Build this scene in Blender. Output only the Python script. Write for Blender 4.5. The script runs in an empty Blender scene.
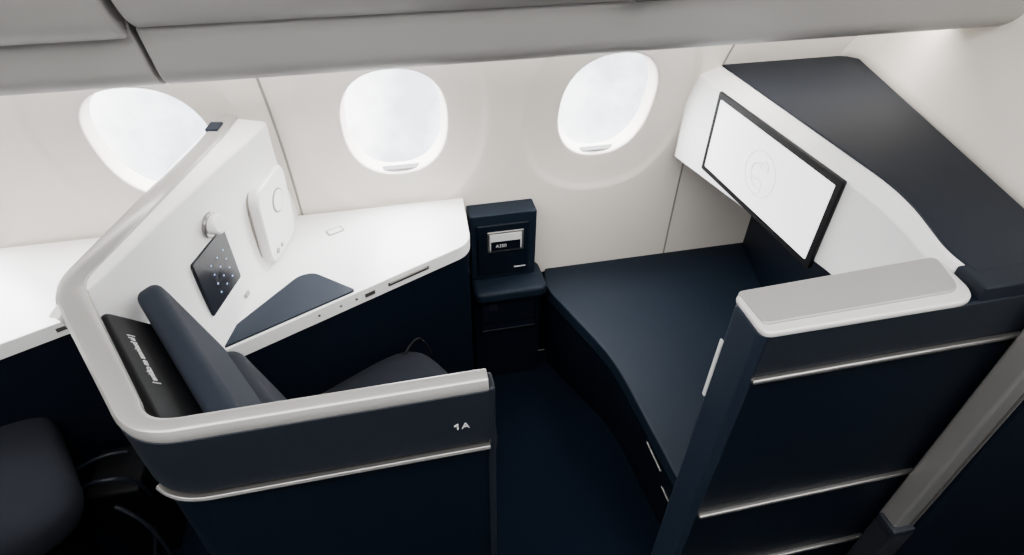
import bpy, bmesh, math
from mathutils import Vector, Matrix

# ------------------------------------------------------------------ materials
def mat(name, col, rough=0.5, metal=0.0, bump=0.0, scale=200.0, var=0.0, coat=0.0, emit=0.0, spec=0.5):
    m = bpy.data.materials.new(name); m.use_nodes = True
    nt = m.node_tree; b = nt.nodes['Principled BSDF']
    b.inputs['Base Color'].default_value = (*col, 1)
    b.inputs['Roughness'].default_value = rough
    b.inputs['Metallic'].default_value = metal
    b.inputs['Coat Weight'].default_value = coat
    b.inputs['Specular IOR Level'].default_value = spec
    if emit:
        b.inputs['Emission Color'].default_value = (*col, 1)
        b.inputs['Emission Strength'].default_value = emit
    tc = nt.nodes.new('ShaderNodeTexCoord')
    n = nt.nodes.new('ShaderNodeTexNoise'); n.inputs['Scale'].default_value = scale
    n.inputs['Detail'].default_value = 4
    nt.links.new(tc.outputs['Object'], n.inputs['Vector'])
    if bump:
        bp = nt.nodes.new('ShaderNodeBump'); bp.inputs['Strength'].default_value = bump
        bp.inputs['Distance'].default_value = 0.002
        nt.links.new(n.outputs['Fac'], bp.inputs['Height'])
        nt.links.new(bp.outputs['Normal'], b.inputs['Normal'])
    if var:
        mx = nt.nodes.new('ShaderNodeMix'); mx.data_type = 'RGBA'
        mx.inputs[6].default_value = (*[c*(1-var) for c in col], 1)
        mx.inputs[7].default_value = (*[min(1, c*(1+var)) for c in col], 1)
        nt.links.new(n.outputs['Fac'], mx.inputs[0])
        nt.links.new(mx.outputs[2], b.inputs['Base Color'])
    return m

M_WALL = mat('sidewall_plastic', (0.76, 0.71, 0.645), 0.5, bump=0.05, scale=600, var=0.01)
M_WHITE = mat('white_shell', (0.86, 0.855, 0.85), 0.28, bump=0.03, scale=500, var=0.01)
M_BIN = mat('bin_plastic', (0.27, 0.262, 0.25), 0.42, bump=0.04, scale=500, var=0.01)
M_CEIL = mat('ceiling_plastic', (0.6, 0.6, 0.6), 0.6, bump=0.03)
M_GREIGE = mat('champagne_trim', (0.38, 0.37, 0.355), 0.26, metal=0.35, bump=0.03, scale=900)
M_LIP = mat('pale_trim', (0.62, 0.61, 0.60), 0.28, metal=0.1, bump=0.03, scale=900)
M_CAPIN = mat('cap_grey', (0.33, 0.32, 0.31), 0.35, metal=0.2, bump=0.03, scale=900)
M_PILLAR = mat('pillar_metal', (0.24, 0.235, 0.225), 0.30, metal=0.5, bump=0.03, scale=900)
M_METAL = mat('brushed_metal', (0.30, 0.29, 0.28), 0.3, metal=0.9, bump=0.05, scale=700)
M_NAVY = mat('navy_laminate', (0.0012, 0.0036, 0.0084), 0.5, bump=0.12, scale=900, var=0.1, spec=0.18)
M_NAVYTOP = mat('navy_leather', (0.0025, 0.0070, 0.0145), 0.60, bump=0.3, scale=500, var=0.15, spec=0.2)
M_SLATE = mat('slate_band', (0.0080, 0.0110, 0.0165), 0.45, bump=0.1, scale=700, var=0.05, spec=0.3)
M_SLATE_BLUE = mat('arm_pad_blue', (0.0065, 0.0120, 0.0225), 0.55, bump=0.3, scale=600, var=0.1, spec=0.25)
M_CABTOP = mat('cabinet_top_laminate', (0.0062, 0.0092, 0.0148), 0.62, bump=0.2, scale=600, var=0.1, spec=0.2)
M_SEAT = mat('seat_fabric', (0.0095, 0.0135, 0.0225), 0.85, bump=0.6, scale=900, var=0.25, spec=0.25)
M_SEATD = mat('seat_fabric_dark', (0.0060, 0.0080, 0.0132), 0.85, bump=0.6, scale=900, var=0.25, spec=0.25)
M_BLACK = mat('black_leather', (0.0015, 0.0018, 0.0028), 0.6, bump=0.3, scale=600, spec=0.15)
M_GLOSSBLK = mat('gloss_black', (0.003, 0.004, 0.008), 0.2, bump=0.01, spec=0.22)
M_BEZEL = mat('bezel_black', (0.0025, 0.0025, 0.0035), 0.5, bump=0.01, spec=0.18)
M_GROOVE = mat('groove_dark', (0.04, 0.038, 0.036), 0.7, bump=0.05)
M_SEAM = mat('seam_tan', (0.24, 0.22, 0.19), 0.7, bump=0.05)
M_CARPET = mat('navy_carpet', (0.0012, 0.0044, 0.0110), 0.95, bump=0.9, scale=450, var=0.35, spec=0.1)
M_TEXT = mat('print_white', (0.62, 0.62, 0.62), 0.5, bump=0.01)
M_ICON = mat('icon_glow', (0.40, 0.52, 0.85), 0.5, emit=0.30)
M_SHADE = mat('shade_grey', (0.24, 0.24, 0.25), 0.5, bump=0.05)
M_LOGO = mat('screen_logo_grey', (0.50, 0.50, 0.51), 0.5, emit=1.4)
M_SCREEN = mat('lit_screen', (0.80, 0.80, 0.81), 0.25, emit=2.0)

def pane_mat():
    m = bpy.data.materials.new('window_pane'); m.use_nodes = True
    nt = m.node_tree; nt.nodes.clear()
    o = nt.nodes.new('ShaderNodeOutputMaterial'); mx = nt.nodes.new('ShaderNodeMixShader')
    t = nt.nodes.new('ShaderNodeBsdfTransparent'); g = nt.nodes.new('ShaderNodeBsdfGlossy')
    g.inputs['Roughness'].default_value = 0.05
    mx.inputs[0].default_value = 0.04
    nt.links.new(t.outputs[0], mx.inputs[1]); nt.links.new(g.outputs[0], mx.inputs[2])
    nt.links.new(mx.outputs[0], o.inputs[0])
    return m
M_PANE = pane_mat()

# ------------------------------------------------------------------ helpers
COL = bpy.context.scene.collection
def empty(name):
    e = bpy.data.objects.new(name, None); e.empty_display_size = 0.1
    COL.objects.link(e); return e

def mkobj(name, verts, faces, mats, parent=None, smooth=False, fmat=None, bevel=0, seg=3, subsurf=0, angle=40):
    me = bpy.data.meshes.new(name)
    me.from_pydata([tuple(v) for v in verts], [], faces)
    bm = bmesh.new(); bm.from_mesh(me)
    bmesh.ops.recalc_face_normals(bm, faces=bm.faces)
    bm.to_mesh(me); bm.free()
    if not isinstance(mats, (list, tuple)): mats = [mats]
    for m in mats: me.materials.append(m)
    if fmat:
        for i, p in enumerate(me.polygons): p.material_index = fmat[i]
    if smooth or bevel:
        for p in me.polygons: p.use_smooth = True
    ob = bpy.data.objects.new(name, me); COL.objects.link(ob)
    if parent: ob.parent = parent
    if bevel:
        b = ob.modifiers.new('bevel', 'BEVEL'); b.width = bevel; b.segments = seg
        b.limit_method = 'ANGLE'; b.angle_limit = math.radians(angle)
        w = ob.modifiers.new('wn', 'WEIGHTED_NORMAL'); w.keep_sharp = False
    if subsurf:
        s = ob.modifiers.new('sub', 'SUBSURF'); s.levels = subsurf; s.render_levels = subsurf
    return ob

def rnd(pts, radii, n=8):
    out = []; N = len(pts)
    if not isinstance(radii, (list, tuple)): radii = [radii]*N
    for i in range(N):
        p = Vector(pts[i][:2]); a = Vector(pts[i-1][:2]); c = Vector(pts[(i+1) % N][:2]); r = radii[i]
        if r <= 0: out.append(p); continue
        u = (a-p); v = (c-p); r = min(r, u.length*0.49, v.length*0.49)
        s = p+u.normalized()*r; e = p+v.normalized()*r
        for k in range(n+1):
            t = k/n
            out.append(s*(1-t)**2+p*2*t*(1-t)+e*t*t)
    return out

def rnd_open(pts, radii, n=10):
    out = [Vector(pts[0])]
    for i in range(1, len(pts)-1):
        p = Vector(pts[i]); a = Vector(pts[i-1]); c = Vector(pts[i+1]); r = radii[i]
        u = a-p; v = c-p
        s = p+u.normalized()*r; e = p+v.normalized()*r
        for k in range(n+1):
            t = k/n; out.append(s*(1-t)**2+p*2*t*(1-t)+e*t*t)
    out.append(Vector(pts[-1])); return out

def loft(name, levels, m, parent=None, bevel=0.0, seg=3, angle=40):
    n = len(levels[0]); vs = [p for l in levels for p in l]; fs = [list(range(n))[::-1]]
    for k in range(len(levels)-1):
        fs += [[k*n+i, k*n+(i+1) % n, (k+1)*n+(i+1) % n, (k+1)*n+i] for i in range(n)]
    fs.append(list(range((len(levels)-1)*n, len(levels)*n)))
    return mkobj(name, vs, fs, m, parent, bevel=bevel, seg=seg, angle=angle)

def prism(name, poly, z0, z1, m, parent=None, bevel=0.0, seg=3, zbot=None, angle=40):
    return loft(name, [[(p[0], p[1], (zbot(p) if zbot else z0)) for p in poly], [(p[0], p[1], z1) for p in poly]], m, parent, bevel, seg, angle)

def box(name, c, size, m, parent=None, ax=None, bevel=0.003, seg=3, subsurf=0):
    if ax is None: ax = (Vector((1, 0, 0)), Vector((0, 1, 0)), Vector((0, 0, 1)))
    c = Vector(c); vs = []
    for sz in (-.5, .5):
        for sx, sy in ((-.5, -.5), (.5, -.5), (.5, .5), (-.5, .5)):
            vs.append(c+ax[0]*sx*size[0]+ax[1]*sy*size[1]+ax[2]*sz*size[2])
    fs = [[3, 2, 1, 0], [4, 5, 6, 7], [0, 1, 5, 4], [1, 2, 6, 5], [2, 3, 7, 6], [3, 0, 4, 7]]
    return mkobj(name, vs, fs, m, parent, bevel=bevel, seg=seg)

def pad(name, c, ax, w, h, th, r, m, parent=None, bevel=0.01, seg=4, puff=0.0):
    poly = rnd([(-w/2, -h/2), (w/2, -h/2), (w/2, h/2), (-w/2, h/2)], r)
    c = Vector(c); n = len(poly)
    vs = [c+ax[0]*p[0]+ax[1]*p[1]-ax[2]*th/2 for p in poly]+[c+ax[0]*p[0]+ax[1]*p[1]+ax[2]*th/2 for p in poly]
    fs = [list(range(n))[::-1], list(range(n, 2*n))]+[[i, (i+1) % n, n+(i+1) % n, n+i] for i in range(n)]
    return mkobj(name, vs, fs, m, parent, bevel=bevel, seg=seg)

def cushion(name, c, ax, w, h, th, m, parent=None, e=4.0, nu=40, nv=20, e2=3.0):
    def sp(v, p): return math.copysign(abs(v)**p, v)
    vs = []; fs = []
    for j in range(nv+1):
        ph = -math.pi/2+math.pi*j/nv
        for i in range(nu):
            th_ = 2*math.pi*i/nu
            x = sp(math.cos(ph), 2/e2)*sp(math.cos(th_), 2/e)*w/2
            y = sp(math.cos(ph), 2/e2)*sp(math.sin(th_), 2/e)*h/2
            z = sp(math.sin(ph), 2/e2)*th/2
            vs.append(Vector(c)+ax[0]*x+ax[1]*y+ax[2]*z)
    for j in range(nv):
        for i in range(nu):
            fs.append([j*nu+i, j*nu+(i+1) % nu, (j+1)*nu+(i+1) % nu, (j+1)*nu+i])
    ob = mkobj(name, vs, fs, m, parent, smooth=True)
    bm = bmesh.new(); bm.from_mesh(ob.data); bmesh.ops.remove_doubles(bm, verts=bm.verts, dist=1e-5)
    bmesh.ops.recalc_face_normals(bm, faces=bm.faces)
    bm.to_mesh(ob.data); bm.free()
    return ob

def cyl(name, c, axis, r, h, m, parent=None, seg=40, bevel=0.002):
    axis = Vector(axis).normalized(); q = axis.to_track_quat('Z', 'Y')
    vs = []
    for s in (-.5, .5):
        for i in range(seg):
            a = 2*math.pi*i/seg
            vs.append(Vector(c)+q @ Vector((r*math.cos(a), r*math.sin(a), s*h)))
    fs = [list(range(seg))[::-1], list(range(seg, 2*seg))]+[[i, (i+1) % seg, seg+(i+1) % seg, seg+i] for i in range(seg)]
    return mkobj(name, vs, fs, m, parent, bevel=bevel, seg=2)

def tube(name, pts, r, m, parent=None):
    cu = bpy.data.curves.new(name, 'CURVE'); cu.dimensions = '3D'
    s = cu.splines.new('NURBS'); s.points.add(len(pts)-1)
    for i, p in enumerate(pts): s.points[i].co = (*p, 1)
    s.use_endpoint_u = True; s.order_u = 3
    cu.bevel_depth = r; cu.bevel_resolution = 4; cu.materials.append(m)
    ob = bpy.data.objects.new(name, cu); COL.objects.link(ob)
    if parent: ob.parent = parent
    return ob

def text(name, s, c, xdir, ydir, size, m, parent=None):
    cu = bpy.data.curves.new(name, 'FONT'); cu.body = s; cu.size = size
    cu.align_x = 'CENTER'; cu.align_y = 'CENTER'; cu.extrude = 0.0004; cu.materials.append(m)
    ob = bpy.data.objects.new(name, cu); COL.objects.link(ob)
    x = Vector(xdir).normalized(); y = Vector(ydir).normalized(); z = x.cross(y).normalized(); y = z.cross(x)
    M = Matrix((x, y, z)).transposed().to_4x4(); M.translation = Vector(c); ob.matrix_world = M
    if parent: ob.parent = parent
    return ob

def path_normals(path):
    ns = []
    for i in range(len(path)):
        if i == 0: d = path[1]-path[0]
        elif i == len(path)-1: d = path[-1]-path[-2]
        else: d = (path[i+1]-path[i]).normalized()+(path[i]-path[i-1]).normalized()
        d = d.normalized(); ns.append(Vector((-d.y, d.x)))
    return ns
def sweep(name, path, prof, m, parent=None, bevel=0.0, smooth=True, seg=3, wf=None):
    ns = path_normals(path); vs = []; fs = []; k = len(prof)
    for p, n in zip(path, ns):
        f = wf(p) if wf else 1.0
        for (o, z) in prof: vs.append((p.x+n.x*o*f, p.y+n.y*o*f, z))
    for i in range(len(path)-1):
        for j in range(k):
            fs.append([i*k+j, i*k+(j+1) % k, (i+1)*k+(j+1) % k, (i+1)*k+j])
    fs.append(list(range(k))); fs.append([(len(path)-1)*k+j for j in range(k)][::-1])
    return mkobj(name, vs, fs, m, parent, bevel=bevel, seg=seg, angle=35)

X = Vector((1, 0, 0)); Y = Vector((0, 1, 0)); Z = Vector((0, 0, 1))

# ------------------------------------------------------------------ sidewall
def wy(z): return 1.66-0.48*max(0.0, z-0.75)**2
PITCH = 0.635; WZ = 1.079
WX = [0.028+PITCH*k for k in (-4, -3, -2, -1, 0, 1)]
WHX, WHZ = 0.136, 0.173
def build_wall():
    vs = []; fs = []
    n = 24; sq = []
    for s in range(4):
        for i in range(n):
            t = -1+2*i/n
            sq.append([(t, -1), (1, t), (-t, 1), (-1, -t)][s])
    N = len(sq); hx = PITCH/2; hz = 0.33
    def sup(px, pz, e=2.35):
        th = math.atan2(pz, px); c, s_ = math.cos(th), math.sin(th)
        r = (abs(c)**e+abs(s_)**e)**(-1/e); return r*c, r*s_
    rings = [(0.270, 0.315, 0.0), (0.262, 0.306, 0.001), (0.252, 0.296, 0.006), (0.242, 0.286, 0.0085), (0.212, 0.252, 0.011),
             (0.182, 0.217, 0.0135), (0.158, 0.194, 0.016), (0.151, 0.187, 0.0165), (0.1485, 0.1845, 0.019), (0.146, 0.182, 0.026), (0.142, 0.179, 0.042), (WHX, WHZ, 0.060)]
    for xc in WX:
        base = len(vs); K = 0
        for k in range(4):
            t = k/4
            for (px, pz) in sq:
                ex, ez = sup(px, pz)
                x = px*hx*(1-t)+ex*rings[0][0]*t; z = pz*hz*(1-t)+ez*rings[0][1]*t
                zz = WZ+z; vs.append((xc+x, wy(zz), zz))
            K += 1
        for (rx, rz, d) in rings:
            for (px, pz) in sq:
                ex, ez = sup(px, pz); zz = WZ+ez*rz
                vs.append((xc+ex*rx, wy(zz)+d, zz+d*0.15))
            K += 1
        for k in range(K-1):
            for i in range(N):
                fs.append([base+k*N+i, base+k*N+(i+1) % N, base+(k+1)*N+(i+1) % N, base+(k+1)*N+i])
        for (z0, z1, q) in ((0.0, WZ-hz, 6), (WZ+hz, 1.9, 8)):
            b2 = len(vs)
            for j in range(q+1):
                zz = z0+(z1-z0)*j/q
                for i in range(n+1): vs.append((xc-hx+2*hx*i/n, wy(zz), zz))
            for j in range(q):
                for i in range(n):
                    a = b2+j*(n+1)+i; fs.append([a, a+1, a+n+2, a+n+1])
    b2 = len(vs); xa = WX[-1]+hx; q = 24
    for j in range(q+1):
        zz = 1.9*j/q
        for i in range(5): vs.append((xa+2.0*i/4, wy(zz), zz))
    for j in range(q):
        for i in range(4):
            a = b2+j*5+i; fs.append([a, a+1, a+6, a+5])
    ob = mkobj('wall_window_side', vs, fs, M_WALL, smooth=True)
    bm = bmesh.new(); bm.from_mesh(ob.data); bmesh.ops.remove_doubles(bm, verts=bm.verts, dist=1e-4)
    bmesh.ops.recalc_face_normals(bm, faces=bm.faces)
    bm.to_mesh(ob.data); bm.free()
    return ob
wall = build_wall()
for k, xs in enumerate((-1.56, -0.290, 0.980)):
    vs = []; fs = []
    for j in range(25):
        z = 0.3+(1.55-0.3)*j/24
        for dx, dy in ((-.0035, 0.0), (-.0022, -.0022), (.0022, -.0022), (.0035, 0)): vs.append((xs+dx, wy(z)+dy, z))
    for j in range(24):
        for i in range(3): a = j*4+i; fs.append([a, a+1, a+5, a+4])
    mkobj('panel_seam_%d' % (k+1), vs, fs, M_SEAM, wall, smooth=True)
box('dado_panel', (0.0, 1.6585, 0.22), (6.0, 0.006, 0.42), M_NAVY, wall, bevel=0)

for k, xc in enumerate(WX[1:]):
    e = empty('window_%d' % (k+1))
    n = 64; vs = []
    for i in range(n):
        a = 2*math.pi*i/n; c, s_ = math.cos(a), math.sin(a)
        r = (abs(c)**2.35+abs(s_)**2.35)**(-1/2.35)
        zz = WZ+s_*r*(WHZ+.001)
        vs.append((xc+c*r*(WHX+.001), wy(zz)+0.057, zz+0.008))
    mkobj('pane', vs, [list(range(n))], M_PANE, e)
    zb = WZ-0.172
    pad('blind_handle', (xc+0.005, wy(zb)+0.036, zb+0.002), (X, (Y*0.8+Z*0.6).normalized(), (Z*0.8-Y*0.6).normalized()), 0.120, 0.018, 0.008, 0.007, M_SHADE, e, bevel=0.003)

# ------------------------------------------------------------------ shell of the cabin
def plane_box(name, lo, hi, m):
    c = [(a+b)/2 for a, b in zip(lo, hi)]; s = [b-a for a, b in zip(lo, hi)]
    return box(name, c, s, m, bevel=0)
plane_box('floor', (-3.2, -1.6, -0.05), (3.2, 1.80, 0.0), M_CARPET)
plane_box('ceiling', (-3.2, -1.6, 2.25), (3.2, 1.80, 2.30), M_CEIL)
plane_box('wall_aisle_side', (-3.2, -1.65, 0), (3.2, -1.6, 2.25), M_CEIL)
plane_box('wall_aft', (-3.25, -1.6, 0), (-3.2, 1.8, 2.25), M_CEIL)
plane_box('wall_forward', (3.2, -1.6, 0), (3.25, 1.8, 2.25), M_CEIL)

zs = [1.19, 1.23, 1.27, 1.31, 1.35, 1.39, 1.43, 1.47]
vs = []; fs = []
def bx(y, z=1.19): return 1.405+(y-1.5)*0.268+(z-1.19)*0.42
for z in zs:
    y1 = wy(z)+0.01; y0 = 0.60
    pts = [(bx(y0+(y1-0.09-y0)*i/8, z), y0+(y1-0.09-y0)*i/8) for i in range(0, 9)]
    pts += [(bx(y1, z)-0.020, y1-0.045), (bx(y1, z)-0.045, y1-0.015), (bx(y1, z)-0.09, y1)]
    for p in pts: vs.append((p[0], p[1], z))
k = len(pts)
for j in range(len(zs)-1):
    for i in range(k-1): a = j*k+i; fs.append([a, a+1, a+k+1, a+k])
ob = mkobj('wall_bulkhead', vs, fs, M_WALL, smooth=True)
so = ob.modifiers.new('s', 'SOLIDIFY'); so.thickness = 0.01; so.offset = 0

# ------------------------------------------------------------------ overhead bins
def bin_unit(x0, x1, drop=0.0):
    e = empty('overhead_bin')
    dz = -0.014
    def ext(nm, prof, xa, xb, m, bev):
        n = len(prof)
        vs = [(xa, p[0], p[1]+dz) for p in prof]+[(xb, p[0], p[1]+dz) for p in prof]
        fs = [list(range(n)), list(range(n, 2*n))[::-1]]+[[i, (i+1) % n, n+(i+1) % n, n+i] for i in range(n)]
        return mkobj(nm, vs, fs, m, e, bevel=bev, seg=4, angle=50)
    val = rnd([(1.385, 1.50), (1.36, 1.452), (1.165, 1.424), (1.118, 1.45), (1.085, 1.545), (1.10, 1.58), (1.2, 1.64)], [0, .02, .035, .05, .008, 0, 0], 8)
    ext('valance', val, x0+.001, x1-.001, M_BIN, 0.003)
    door = rnd([(1.098, 1.563), (1.075, 1.552-drop), (1.04, 1.575-drop), (0.985, 1.66), (0.93, 1.80), (0.90, 2.00), (0.93, 2.22), (1.5, 2.22), (1.3, 1.66)],
               [0.004, .008, .02, .06, .08, .08, 0, 0, 0], 6)
    ext('door', door, x0+.003, x1-.003, M_BIN, 0.008)
    return e
bin_unit(-1.75, -0.375, 0.016)
bin_unit(-0.368, 2.6)
b1 = bpy.data.objects['overhead_bin.001']
box('latch', (0.48, 1.047, 1.551), (0.05, 0.02, 0.008), M_GROOVE, b1)
box('end_liner', (-0.3715, 1.32, 1.66), (0.006, 0.38, 0.38), M_GROOVE, bpy.data.objects['overhead_bin'], bevel=0)

# ------------------------------------------------------------------ seat suite
D = Vector((0.876, 0.482, 0)).normalized(); L = Vector((-D.y, D.x, 0))
SB = Vector((-0.46, 0.725, 0))
def shell_path():
    return rnd_open([(-0.402, 1.535), (-0.422, 1.44), (-0.580, 0.898), (-0.378, 0.550), (0.095, 0.550)], [0, .03, .05, .060, 0])

def wing(s, u):
    A = Vector((-0.545, 0.90, 1.186)).lerp(Vector((-0.402, 1.53, 1.186)), s)
    w = 0.025+0.085*s
    B = A+Vector((w*0.98, -w*0.15, -0.004-0.012*s))
    C = Vector((-0.472, 0.99, 0.79)).lerp(Vector((-0.298, 1.665, 0.79)), s)
    if u < 0.2: return A.lerp(B, u/0.2)
    v = (u-0.2)/0.8
    P = B.lerp(C, v); P += Vector((0.012, -0.006, 0))*math.sin(math.pi*min(v, 1))*(-1)
    return P
def wing_frame(s, u):
    p = wing(s, u); ds = (wing(s+.02, u)-wing(s-.02, u)).normalized(); du = (wing(s, u+.02)-wing(s, u-.02)).normalized()
    n = du.cross(ds).normalized()
    if n.x < 0: n = -n
    up = n.cross(ds).normalized()
    if up.z < 0: up = -up
    return p, ds, up, n

def build_seat(dx=0.0, full=True):
    e = empty('business_class_seat')
    T = Vector((dx, 0, 0))
    path = [p+Vector((dx, 0)) for p in shell_path()]
    def wf(p):
        t = min(1, max(0, (p.y-0.56)/0.10)); return 0.70+0.40*t
    sweep('shell_outer', path, [(0.004, 0.04), (0.004, 1.170), (0.020, 1.170), (0.020, 0.04)], M_NAVY, e, bevel=0.002)
    sweep('shell_inner', path, [(0.018, 0.80), (0.018, 1.172), (0.027, 1.172), (0.027, 0.80)], M_WHITE, e, bevel=0.002)
    sweep('shell_rim', path, [(-0.001, 1.170), (-0.003, 1.180), (0.002, 1.190), (0.012, 1.194), (0.029, 1.193), (0.038, 1.188), (0.040, 1.176), (0.03, 1.170)], M_GREIGE, e, bevel=0.001, wf=wf)
    i0 = next(i for i, p in enumerate(path) if p.y < 0.62)
    sub = path[i0:]
    sweep('slate_band', sub, [(-0.002, 1.050), (-0.002, 1.170), (0.006, 1.170), (0.006, 1.050)], M_SLATE, e, bevel=0.001)
    sub = path[i0+2:]
    sweep('metal_trim', sub, [(-0.006, 1.034), (-0.009, 1.038), (-0.006, 1.042), (0.006, 1.042), (0.006, 1.034)], M_METAL, e, bevel=0.001)
    box('end_cap', (0.099+dx, 0.565, 0.61), (0.012, 0.034, 1.13), M_SLATE, e, bevel=0.005)
    text('seat_letter', 'A', (0.058+dx, 0.5468, 1.100), X, Z, 0.0185, M_TEXT, e)
    x1, z1 = 0.045+dx, 1.0938
    o = [(0, 0), (0.0022, 0), (0.0022, 0.0125), (0.001, 0.0125), (-0.0038, 0.0094), (-0.0038, 0.0074), (0, 0.0098)]
    vs = [(x1+a, 0.5468, z1+b) for a, b in o]+[(x1+a, 0.5482, z1+b) for a, b in o]
    nn = len(o)
    mkobj('seat_digit', vs, [list(range(nn)), list(range(nn, 2*nn))[::-1]]+[[i, (i+1) % nn, nn+(i+1) % nn, nn+i] for i in range(nn)], M_TEXT, e)
    us = [0, .1, .17, .2, .23, .3, .45, .6, .75, .9, 1.0]; S = 20
    def strip(nm, us, m, sub):
        vs = []; fs = []
        for i in range(S+1):
            s = -0.12+1.12*i/S
            for u in us: vs.append(wing(s, u)+T)
        k = len(us)
        for i in range(S):
            for j in range(k-1): a = i*k+j; fs.append([a, a+1, a+k+1, a+k])
        mkobj(nm, vs, fs, m, e, smooth=True, subsurf=sub)
    strip('wing_panel', us, M_WHITE, 1)
    strip('wing_lower_panel', [0.995, 1.5, 2.2], M_NAVY, 0)
    p = Vector((-0.402+dx, 1.455, 1.195))
    box('rim_cap', p, (0.030, 0.042, 0.008), M_SLATE_BLUE, e, ax=(Vector((.97, -.2, 0)).normalized(), Vector((.2, .97, 0)).normalized(), Z), bevel=0.003)
    def P(d, l, z): return SB+D*d+L*l+Z*z+T
    lean = (Z*0.965-D*0.26).normalized(); nf = L.cross(lean).normalized()
    if nf.dot(D) < 0: nf = -nf
    lean2 = (Z*0.76-D*0.65).normalized(); nf2 = L.cross(lean2).normalized()
    if nf2.dot(D) < 0: nf2 = -nf2
    ax2 = (L, lean2, nf2); ax1 = (L, lean, nf)
    hc = P(0.064, -0.02, 1.085)
    pad('headrest_cover', hc, ax2, 0.34, 0.15, 0.03, 0.02, M_BLACK, e, bevel=0.008)
    text('headrest_print', '| la business en cabine |', hc+nf2*0.0158+lean2*0.046+L*0.035, -L, lean2, 0.0145, M_TEXT, e)
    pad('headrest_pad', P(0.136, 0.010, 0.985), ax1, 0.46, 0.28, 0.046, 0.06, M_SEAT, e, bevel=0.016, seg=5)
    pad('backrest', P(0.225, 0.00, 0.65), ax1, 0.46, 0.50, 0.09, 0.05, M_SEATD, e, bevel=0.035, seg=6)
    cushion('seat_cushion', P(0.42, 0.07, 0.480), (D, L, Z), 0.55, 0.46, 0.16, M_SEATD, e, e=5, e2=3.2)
    box('seat_base', P(0.40, 0.04, 0.20), (0.40, 0.38, 0.40), M_BLACK, e, ax=(D, L, Z), bevel=0.02)
    box('armrest_pad', P(0.36, -0.215, 0.50), (0.30, 0.035, 0.05), M_SEATD, e, ax=(D, L, Z), bevel=0.014)
    tube('belt_webbing', [P(0.62, 0.24, 0.55), P(0.66, 0.26, 0.565), P(0.70, 0.26, 0.55), P(0.71, 0.24, 0.48)], 0.004, M_BLACK, e)
    if full:
        p, ds, up, n = wing_frame(0.375, 0.655); ax = (ds, up, n)
        pad('touch_panel', p+n*0.004, ax, 0.150, 0.152, 0.008, 0.008, M_GLOSSBLK, e, bevel=0.002)
        for r_ in range(4):
            for c_ in range(3):
                cyl('icon_%d_%d' % (r_, c_), p+n*0.0084+ds*((c_-1)*0.030+0.012)+up*((r_-1.5)*0.026-0.008), n, 0.0022, 0.0006, M_ICON, e, seg=12, bevel=0)
        p, ds, up, n = wing_frame(0.47, 0.42)
        cyl('reading_lamp_base', p+n*0.004, n, 0.030, 0.010, M_METAL, e, bevel=0.003)
        cyl('reading_lamp_head', p+n*0.016+up*0.004, (n+up*0.3), 0.023, 0.026, M_WHITE, e, bevel=0.005)
        p, ds, up, n = wing_frame(0.79, 0.72); ax = (ds, up, n)
        pad('stowage_gap', p+n*0.002, ax, 0.195, 0.245, 0.006, 0.054, M_SEAM, e, bevel=0.001)
        pad('stowage_door', p+n*0.014, ax, 0.185, 0.235, 0.034, 0.05, M_WHITE, e, bevel=0.010)
        cyl('stowage_lamp_ring', p+n*0.0315+up*0.035+ds*0.015, n, 0.034, 0.003, M_PILLAR, e, bevel=0.001)
        cyl('stowage_lamp', p+n*0.0325+up*0.035+ds*0.015, n, 0.030, 0.004, M_WHITE, e, bevel=0.0015)
        cyl('jack_socket', p+n*0.032-up*0.088-ds*0.050, n, 0.008, 0.004, M_METAL, e, bevel=0.001)
        cyl('jack_socket_low', p+n*0.032-up*0.088-ds*0.022, n, 0.006, 0.004, M_METAL, e, bevel=0.001)
        p, ds, up, n = wing_frame(0.42, 0.93)
        pad('usb_socket', p+n*0.003, (ds, up, n), 0.022, 0.011, 0.004, 0.003, M_METAL, e, bevel=0.001)
    return e
build_seat()
build_seat(-1.03, full=False)

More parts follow.
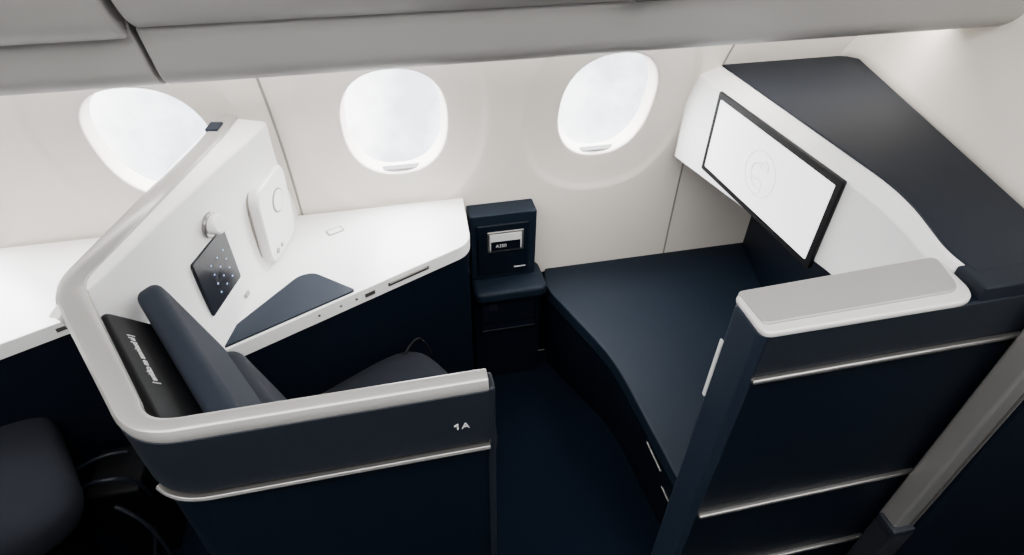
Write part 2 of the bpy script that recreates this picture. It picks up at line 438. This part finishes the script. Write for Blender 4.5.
# ------------------------------------------------------------------ side console
def build_console(dx=0.0, full=True):
    e = empty('side_console'); ZT = 0.795
    def pl(pts): return [(p[0]+dx, p[1]) for p in pts]
    wl = 1.652
    top = rnd(pl([(-0.480, 1.083), (0.200, 1.405), (0.214, wl), (-0.33, wl), (-0.47, 1.16)]), [.01, .05, 0, 0, .02])
    prism('white_top', top, ZT-0.044, ZT, M_WHITE, e, bevel=0.004)
    body = pl([(-0.470, 1.098), (0.192, 1.413), (0.206, 1.652), (-0.33, 1.652), (-0.45, 1.2)])
    prism('navy_body', body, 0.0, ZT-0.04, M_NAVY, e, bevel=0.004)
    fd = Vector((0.680, 0.322, 0)).normalized(); fn = Vector((fd.y, -fd.x, 0))
    O = Vector((-0.480+dx, 1.083, 0))
    if full:
        padp = rnd([(-0.464, 1.098), (-0.134, 1.255), (-0.245, 1.352), (-0.285, 1.345), (-0.440, 1.165)], [.01, .012, .04, .03, .03])
        prism('arm_pad', padp, ZT-0.002, ZT+0.006, M_SLATE_BLUE, e, bevel=0.003)
        box('tray_slot', O+fd*0.54+Z*(ZT-0.020)+fn*0.0, (0.13, 0.004, 0.012), M_GROOVE, e, ax=(fd, fn, Z), bevel=0.0015)
        box('tray_handle', O+fd*0.54+Z*(ZT-0.015)+fn*0.003, (0.12, 0.006, 0.004), M_METAL, e, ax=(fd, fn, Z), bevel=0.001)
        box('usb_hatch', O+fd*0.42+Z*(ZT-0.022)+fn*0.0005, (0.03, 0.003, 0.014), M_METAL, e, ax=(fd, fn, Z), bevel=0.001)
        for q in (0.275, 0.335, 0.38):
            cyl('button_%d' % int(q*1000), O+fd*q+Z*(ZT-0.02)+fn*0.0005, fn, 0.0035, 0.003, M_METAL, e, seg=16, bevel=0)
        pad('socket_plate', (-0.19, 1.545, ZT+0.0006), (fd, Vector((-fd.y, fd.x, 0)), Z), 0.05, 0.03, 0.002, 0.005, M_METAL, e, bevel=0.0006)
        pad('socket_plate_inner', (-0.19, 1.545, ZT+0.0012), (fd, Vector((-fd.y, fd.x, 0)), Z), 0.042, 0.022, 0.002, 0.004, M_WHITE, e, bevel=0.0006)
    else:
        box('tray_slot', O+fd*0.52+Z*(ZT-0.020), (0.13, 0.004, 0.012), M_GROOVE, e, ax=(fd, fn, Z), bevel=0.0015)
    return e
build_console()
build_console(-0.80, full=False)

# ------------------------------------------------------------------ literature pocket on its low ledge
e = empty('literature_pocket')
box('pocket_box', (0.334, 1.613, 0.6345), (0.222, 0.075, 0.262), M_NAVYTOP, e, bevel=0.004)
box('pocket_front', (0.330, 1.572, 0.628), (0.175, 0.010, 0.205), M_NAVY, e, bevel=0.004)
box('card_frame', (0.338, 1.566, 0.664), (0.124, 0.006, 0.082), M_METAL, e, bevel=0.003)
box('card_recess', (0.338, 1.5635, 0.664), (0.108, 0.004, 0.066), M_TEXT, e, bevel=0.002)
box('safety_card', (0.338, 1.5620, 0.650), (0.100, 0.004, 0.036), M_GLOSSBLK, e, bevel=0.001)
text('card_print', 'A350', (0.322, 1.5598, 0.650), X, Z, 0.017, M_TEXT, e)
box('small_label', (0.388, 1.5665, 0.549), (0.04, 0.001, 0.004), M_TEXT, e, bevel=0)
e = empty('footwell_cabinet')
pad('cabinet_ledge', (0.3465, 1.570, 0.480), (X, Y, Z), 0.254, 0.155, 0.045, 0.03, M_NAVYTOP, e, bevel=0.014, seg=5)
box('cabinet_body', (0.3465, 1.605, 0.229), (0.246, 0.09, 0.458), M_NAVY, e, bevel=0.006)
box('cabinet_drawer', (0.345, 1.555, 0.37), (0.20, 0.012, 0.13), M_NAVY, e, bevel=0.008)
box('cabinet_shelf', (0.345, 1.548, 0.285), (0.20, 0.03, 0.010), M_NAVY, e, bevel=0.004)
box('drawer_label', (0.29, 1.547, 0.39), (0.03, 0.002, 0.03), M_SLATE, e, bevel=0.0005)

# ------------------------------------------------------------------ ottoman bench
e = empty('ottoman_bench')
ot = rnd([(0.505, 1.652), (0.478, 1.555), (0.600, 1.17), (0.622, 0.70), (0.65, 0.655), (1.335, 0.655), (1.40, 1.652)], [0, .05, .10, .03, .03, 0, 0], 12)
prism('leather_top', ot, 0.400, 0.452, M_NAVYTOP, e, bevel=0.006, seg=4)
ob1 = rnd([(0.512, 1.65), (0.486, 1.558), (0.606, 1.178), (0.628, 0.70), (0.66, 0.66), (1.335, 0.66), (1.39, 1.65)], [0, .05, .10, .03, .03, 0, 0], 12)
ob0 = rnd([(0.53, 1.65), (0.52, 1.58), (0.67, 1.22), (0.70, 0.74), (0.71, 0.70), (1.335, 0.66), (1.39, 1.65)], [0, .05, .10, .03, .03, 0, 0], 12)
loft('sloped_base', [[(p.x, p.y, 0.0) for p in ob0], [(p.x, p.y, 0.402) for p in ob1]], M_NAVY, e, bevel=0.003)
box('latch_strip', (0.616, 0.86, 0.380), (0.006, 0.10, 0.005), M_METAL, e, bevel=0.002)
box('latch_strip_low', (0.645, 0.80, 0.27), (0.006, 0.05, 0.005), M_METAL, e, bevel=0.002)

# ------------------------------------------------------------------ monitor cabinet
e = empty('monitor_cabinet')
CT = 1.206
def fx(y): return 0.924+0.0815*(1.454-y)
RR = [0, .09, .05, 0, 0, 0]
def hous(a, b, c): return rnd([(fx(1.62)-0.004+a, 1.62), (fx(0.84)+b, 0.84), (0.935+c, 0.665), (0.935+c, 0.60), (1.160, 0.60), (1.432, 1.62)], RR, 12)
h0, h1, h2 = hous(0.012, 0, 0), hous(0.012, 0, 0), hous(0.064, 0.028, 0.012)
loft('white_housing', [[(p.x, p.y, 0.885+0.075*min(1, max(0, (1.6-p.y)/0.7))) for p in h0], [(p.x, p.y, 1.178) for p in h1], [(p.x, p.y, CT-0.001) for p in h2]],
     M_WHITE, e, bevel=0.006, seg=4, angle=25)
prism('dark_top', hous(0.069, 0.033, 0.016), CT-0.02, CT+0.004, M_CABTOP, e, bevel=0.002)
prism('support_column', [(1.05, 0.66), (1.15, 0.66), (1.38, 1.64), (1.30, 1.64)], 0.453, 0.95, M_NAVY, e, bevel=0.004)
e2 = empty('video_monitor')
sd = (Vector((fx(0.951), 0.951, 0))-Vector((fx(1.454)+0.008, 1.454, 0))).normalized(); sn = Vector((sd.y, -sd.x, 0))
if sn.x > 0: sn = -sn
sc = Vector((fx(1.2025)+0.003, 1.2025, 1.055))
pad('bezel', sc+sn*0.001, (sd, Z, sn), 0.508, 0.244, 0.012, 0.005, M_BEZEL, e2, bevel=0.002)
pad('display', sc+sn*0.0075, (sd, Z, sn), 0.472, 0.208, 0.002, 0.003, M_SCREEN, e2, bevel=0.0005)
def arc(name, cx, cz, r, a0, a1, ex=1.0):
    pts = []
    for i in range(25):
        a = math.radians(a0+(a1-a0)*i/24)
        pts.append(sc+sn*0.0086+sd*(cx+r*math.cos(a)*ex)+Z*(cz+r*math.sin(a)))
    tube(name, pts, 0.0011, M_LOGO, e2)
arc('emblem_ring', 0, 0, 0.062, 0, 360)
arc('emblem_body', 0.0, -0.005, 0.035, 40, 300)
arc('emblem_head', 0.012, 0.026, 0.014, -30, 220)
arc('emblem_tail', -0.004, -0.036, 0.022, -120, 120)
arc('emblem_wing', -0.015, 0.0, 0.022, 60, 280)

# ------------------------------------------------------------------ privacy partition
e = empty('privacy_partition')
pp = rnd([(0.535, 0.555), (1.16, 0.555), (1.16, 0.640), (0.535, 0.640)], [.012, 0, 0, .012])
prism('panel_core', pp, 0.0, 1.182, M_NAVY, e, bevel=0.003)
prism('end_band', rnd([(0.527, 0.560), (0.545, 0.552), (0.545, 0.645), (0.527, 0.636)], .008), 0.0, 1.182, M_SLATE_BLUE, e, bevel=0.004)
box('end_painted_light', (0.526, 0.636, 1.02), (0.004, 0.008, 0.15), M_TEXT, e, bevel=0.0015)  # white strip paints a thin streak of light on the end face; no lamp
prism('cap_lip', rnd([(0.528, 0.550), (0.926, 0.550), (0.938, 0.652), (0.528, 0.646)], [.020, .045, .01, .015], 10), 1.180, 1.193, M_LIP, e, bevel=0.005, seg=4)
prism('cap_inner_band', rnd([(0.537, 0.568), (0.908, 0.574), (0.934, 0.664), (0.534, 0.649)], [.012, .03, .02, .01], 10), 1.182, 1.1965, M_CAPIN, e, bevel=0.004, seg=4)
prism('slate_band', [(0.54, 0.552), (1.16, 0.552), (1.16, 0.558), (0.54, 0.558)], 1.09, 1.181, M_SLATE, e, bevel=0.001)
prism('rear_band', [(0.932, 0.556), (1.16, 0.556), (1.16, 0.62), (0.932, 0.62)], 1.17, CT+0.003, M_CABTOP, e, bevel=0.004)
for nm, z, x0 in (('trim_upper', 1.078, 0.54), ('trim_middle', 0.635, 0.545), ('trim_lower', 0.33, 0.545)):
    box(nm, ((x0+1.08)/2, 0.552, z), (1.08-x0, 0.014, 0.010), M_METAL, e, bevel=0.004)

e = empty('door_pillar')
box('pillar_post', (1.080, 0.515, 0.93), (0.062, 0.05, 0.92), M_PILLAR, e, bevel=0.008)
box('pillar_groove', (1.092, 0.489, 0.93), (0.006, 0.002, 0.90), M_GROOVE, e, bevel=0)
box('pillar_foot', (1.08, 0.51, 0.235), (0.06, 0.06, 0.47), M_SEATD, e, bevel=0.006)
box('pillar_collar', (1.07, 0.505, 0.485), (0.06, 0.055, 0.02), M_SLATE, e, bevel=0.005)
e = empty('sliding_door')
box('door_leaf', (1.40, 0.505, 0.60), (0.57, 0.035, 1.16), M_NAVY, e, bevel=0.006)
box('door_rail', (1.40, 0.495, 1.185), (0.57, 0.05, 0.025), M_GREIGE, e, bevel=0.006)

# ------------------------------------------------------------------ seat mechanism at the left
e = empty('seat_mechanism')
box('bracket', (-0.86, 1.16, 0.17), (0.14, 0.16, 0.34), M_BLACK, e, bevel=0.01)
tube('cable', [(-0.93, 1.10, .36), (-0.86, 1.06, .44), (-0.78, 1.09, .38), (-0.80, 1.12, .2), (-0.84, 1.04, .05)], 0.006, M_SLATE, e)
tube('link_rod', [(-0.98, 1.16, .35), (-0.90, 1.18, .40), (-0.84, 1.20, .36)], 0.005, M_SLATE, e)
tube('hose', [(-0.84, 1.04, .34), (-0.78, 1.02, .30), (-0.76, 1.0, .10), (-0.78, 0.99, .01)], 0.006, M_SLATE, e)

# ------------------------------------------------------------------ world: bright haze above, softer cloud deck below
w = bpy.data.worlds.new('sky'); bpy.context.scene.world = w; w.use_nodes = True
nt = w.node_tree; nt.nodes.clear()
o = nt.nodes.new('ShaderNodeOutputWorld'); bg = nt.nodes.new('ShaderNodeBackground')
tc = nt.nodes.new('ShaderNodeTexCoord'); ns = nt.nodes.new('ShaderNodeTexNoise'); cr = nt.nodes.new('ShaderNodeValToRGB')
ns.inputs['Scale'].default_value = 5.0; ns.inputs['Detail'].default_value = 5; ns.inputs['Roughness'].default_value = 0.55
cr.color_ramp.elements[0].position = 0.40; cr.color_ramp.elements[0].color = (0.38, 0.42, 0.46, 1)
cr.color_ramp.elements[1].position = 0.62; cr.color_ramp.elements[1].color = (1, 1, 1, 1)
nt.links.new(tc.outputs['Generated'], ns.inputs['Vector']); nt.links.new(ns.outputs['Fac'], cr.inputs[0])
nt.links.new(cr.outputs[0], bg.inputs[0]); nt.links.new(bg.outputs[0], o.inputs[0])
sx = nt.nodes.new('ShaderNodeSeparateXYZ'); mr = nt.nodes.new('ShaderNodeMapRange')
nt.links.new(tc.outputs['Generated'], sx.inputs[0]); nt.links.new(sx.outputs['Z'], mr.inputs['Value'])
mr.inputs['From Min'].default_value = -0.30; mr.inputs['From Max'].default_value = 0.25
mr.inputs['To Min'].default_value = 9.5; mr.inputs['To Max'].default_value = 60.0
nt.links.new(mr.outputs[0], bg.inputs[1])

# ------------------------------------------------------------------ lamps
def area(name, loc, target, sx, sy, power, col=(1, 1, 1)):
    l = bpy.data.lights.new(name, 'AREA'); l.shape = 'RECTANGLE'; l.size = sx; l.size_y = sy; l.energy = power; l.color = col
    ob = bpy.data.objects.new(name, l); COL.objects.link(ob); ob.location = loc
    ob.rotation_euler = (Vector(target)-Vector(loc)).to_track_quat('-Z', 'Y').to_euler()
    return ob
area('ceiling_lamp', (0.1, 0.1, 2.23), (0.1, 0.25, 0), 4.0, 0.7, 92, (1, 0.985, 0.965))
area('wall_wash_lamp', (0.2, 1.33, 1.415), (0.2, 1.50, 0.9), 4.2, 0.05, 18, (1, 0.97, 0.94))

# ------------------------------------------------------------------ camera
psi, th, rho = math.radians(13), math.radians(40), math.radians(0.8)
F = Vector((math.sin(psi)*math.cos(th), math.cos(psi)*math.cos(th), -math.sin(th)))
R = Vector((math.cos(psi), -math.sin(psi), 0)); U = R.cross(F)
R2 = R*math.cos(rho)+U*math.sin(rho); U2 = U*math.cos(rho)-R*math.sin(rho)
cam = bpy.data.cameras.new('camera'); cam.sensor_width = 36; cam.lens = 600/1024*36; cam.clip_start = 0.02
co = bpy.data.objects.new('camera', cam); COL.objects.link(co)
M = Matrix((R2, U2, -F)).transposed().to_4x4(); M.translation = (0, 0, 1.85); co.matrix_world = M
bpy.context.scene.camera = co
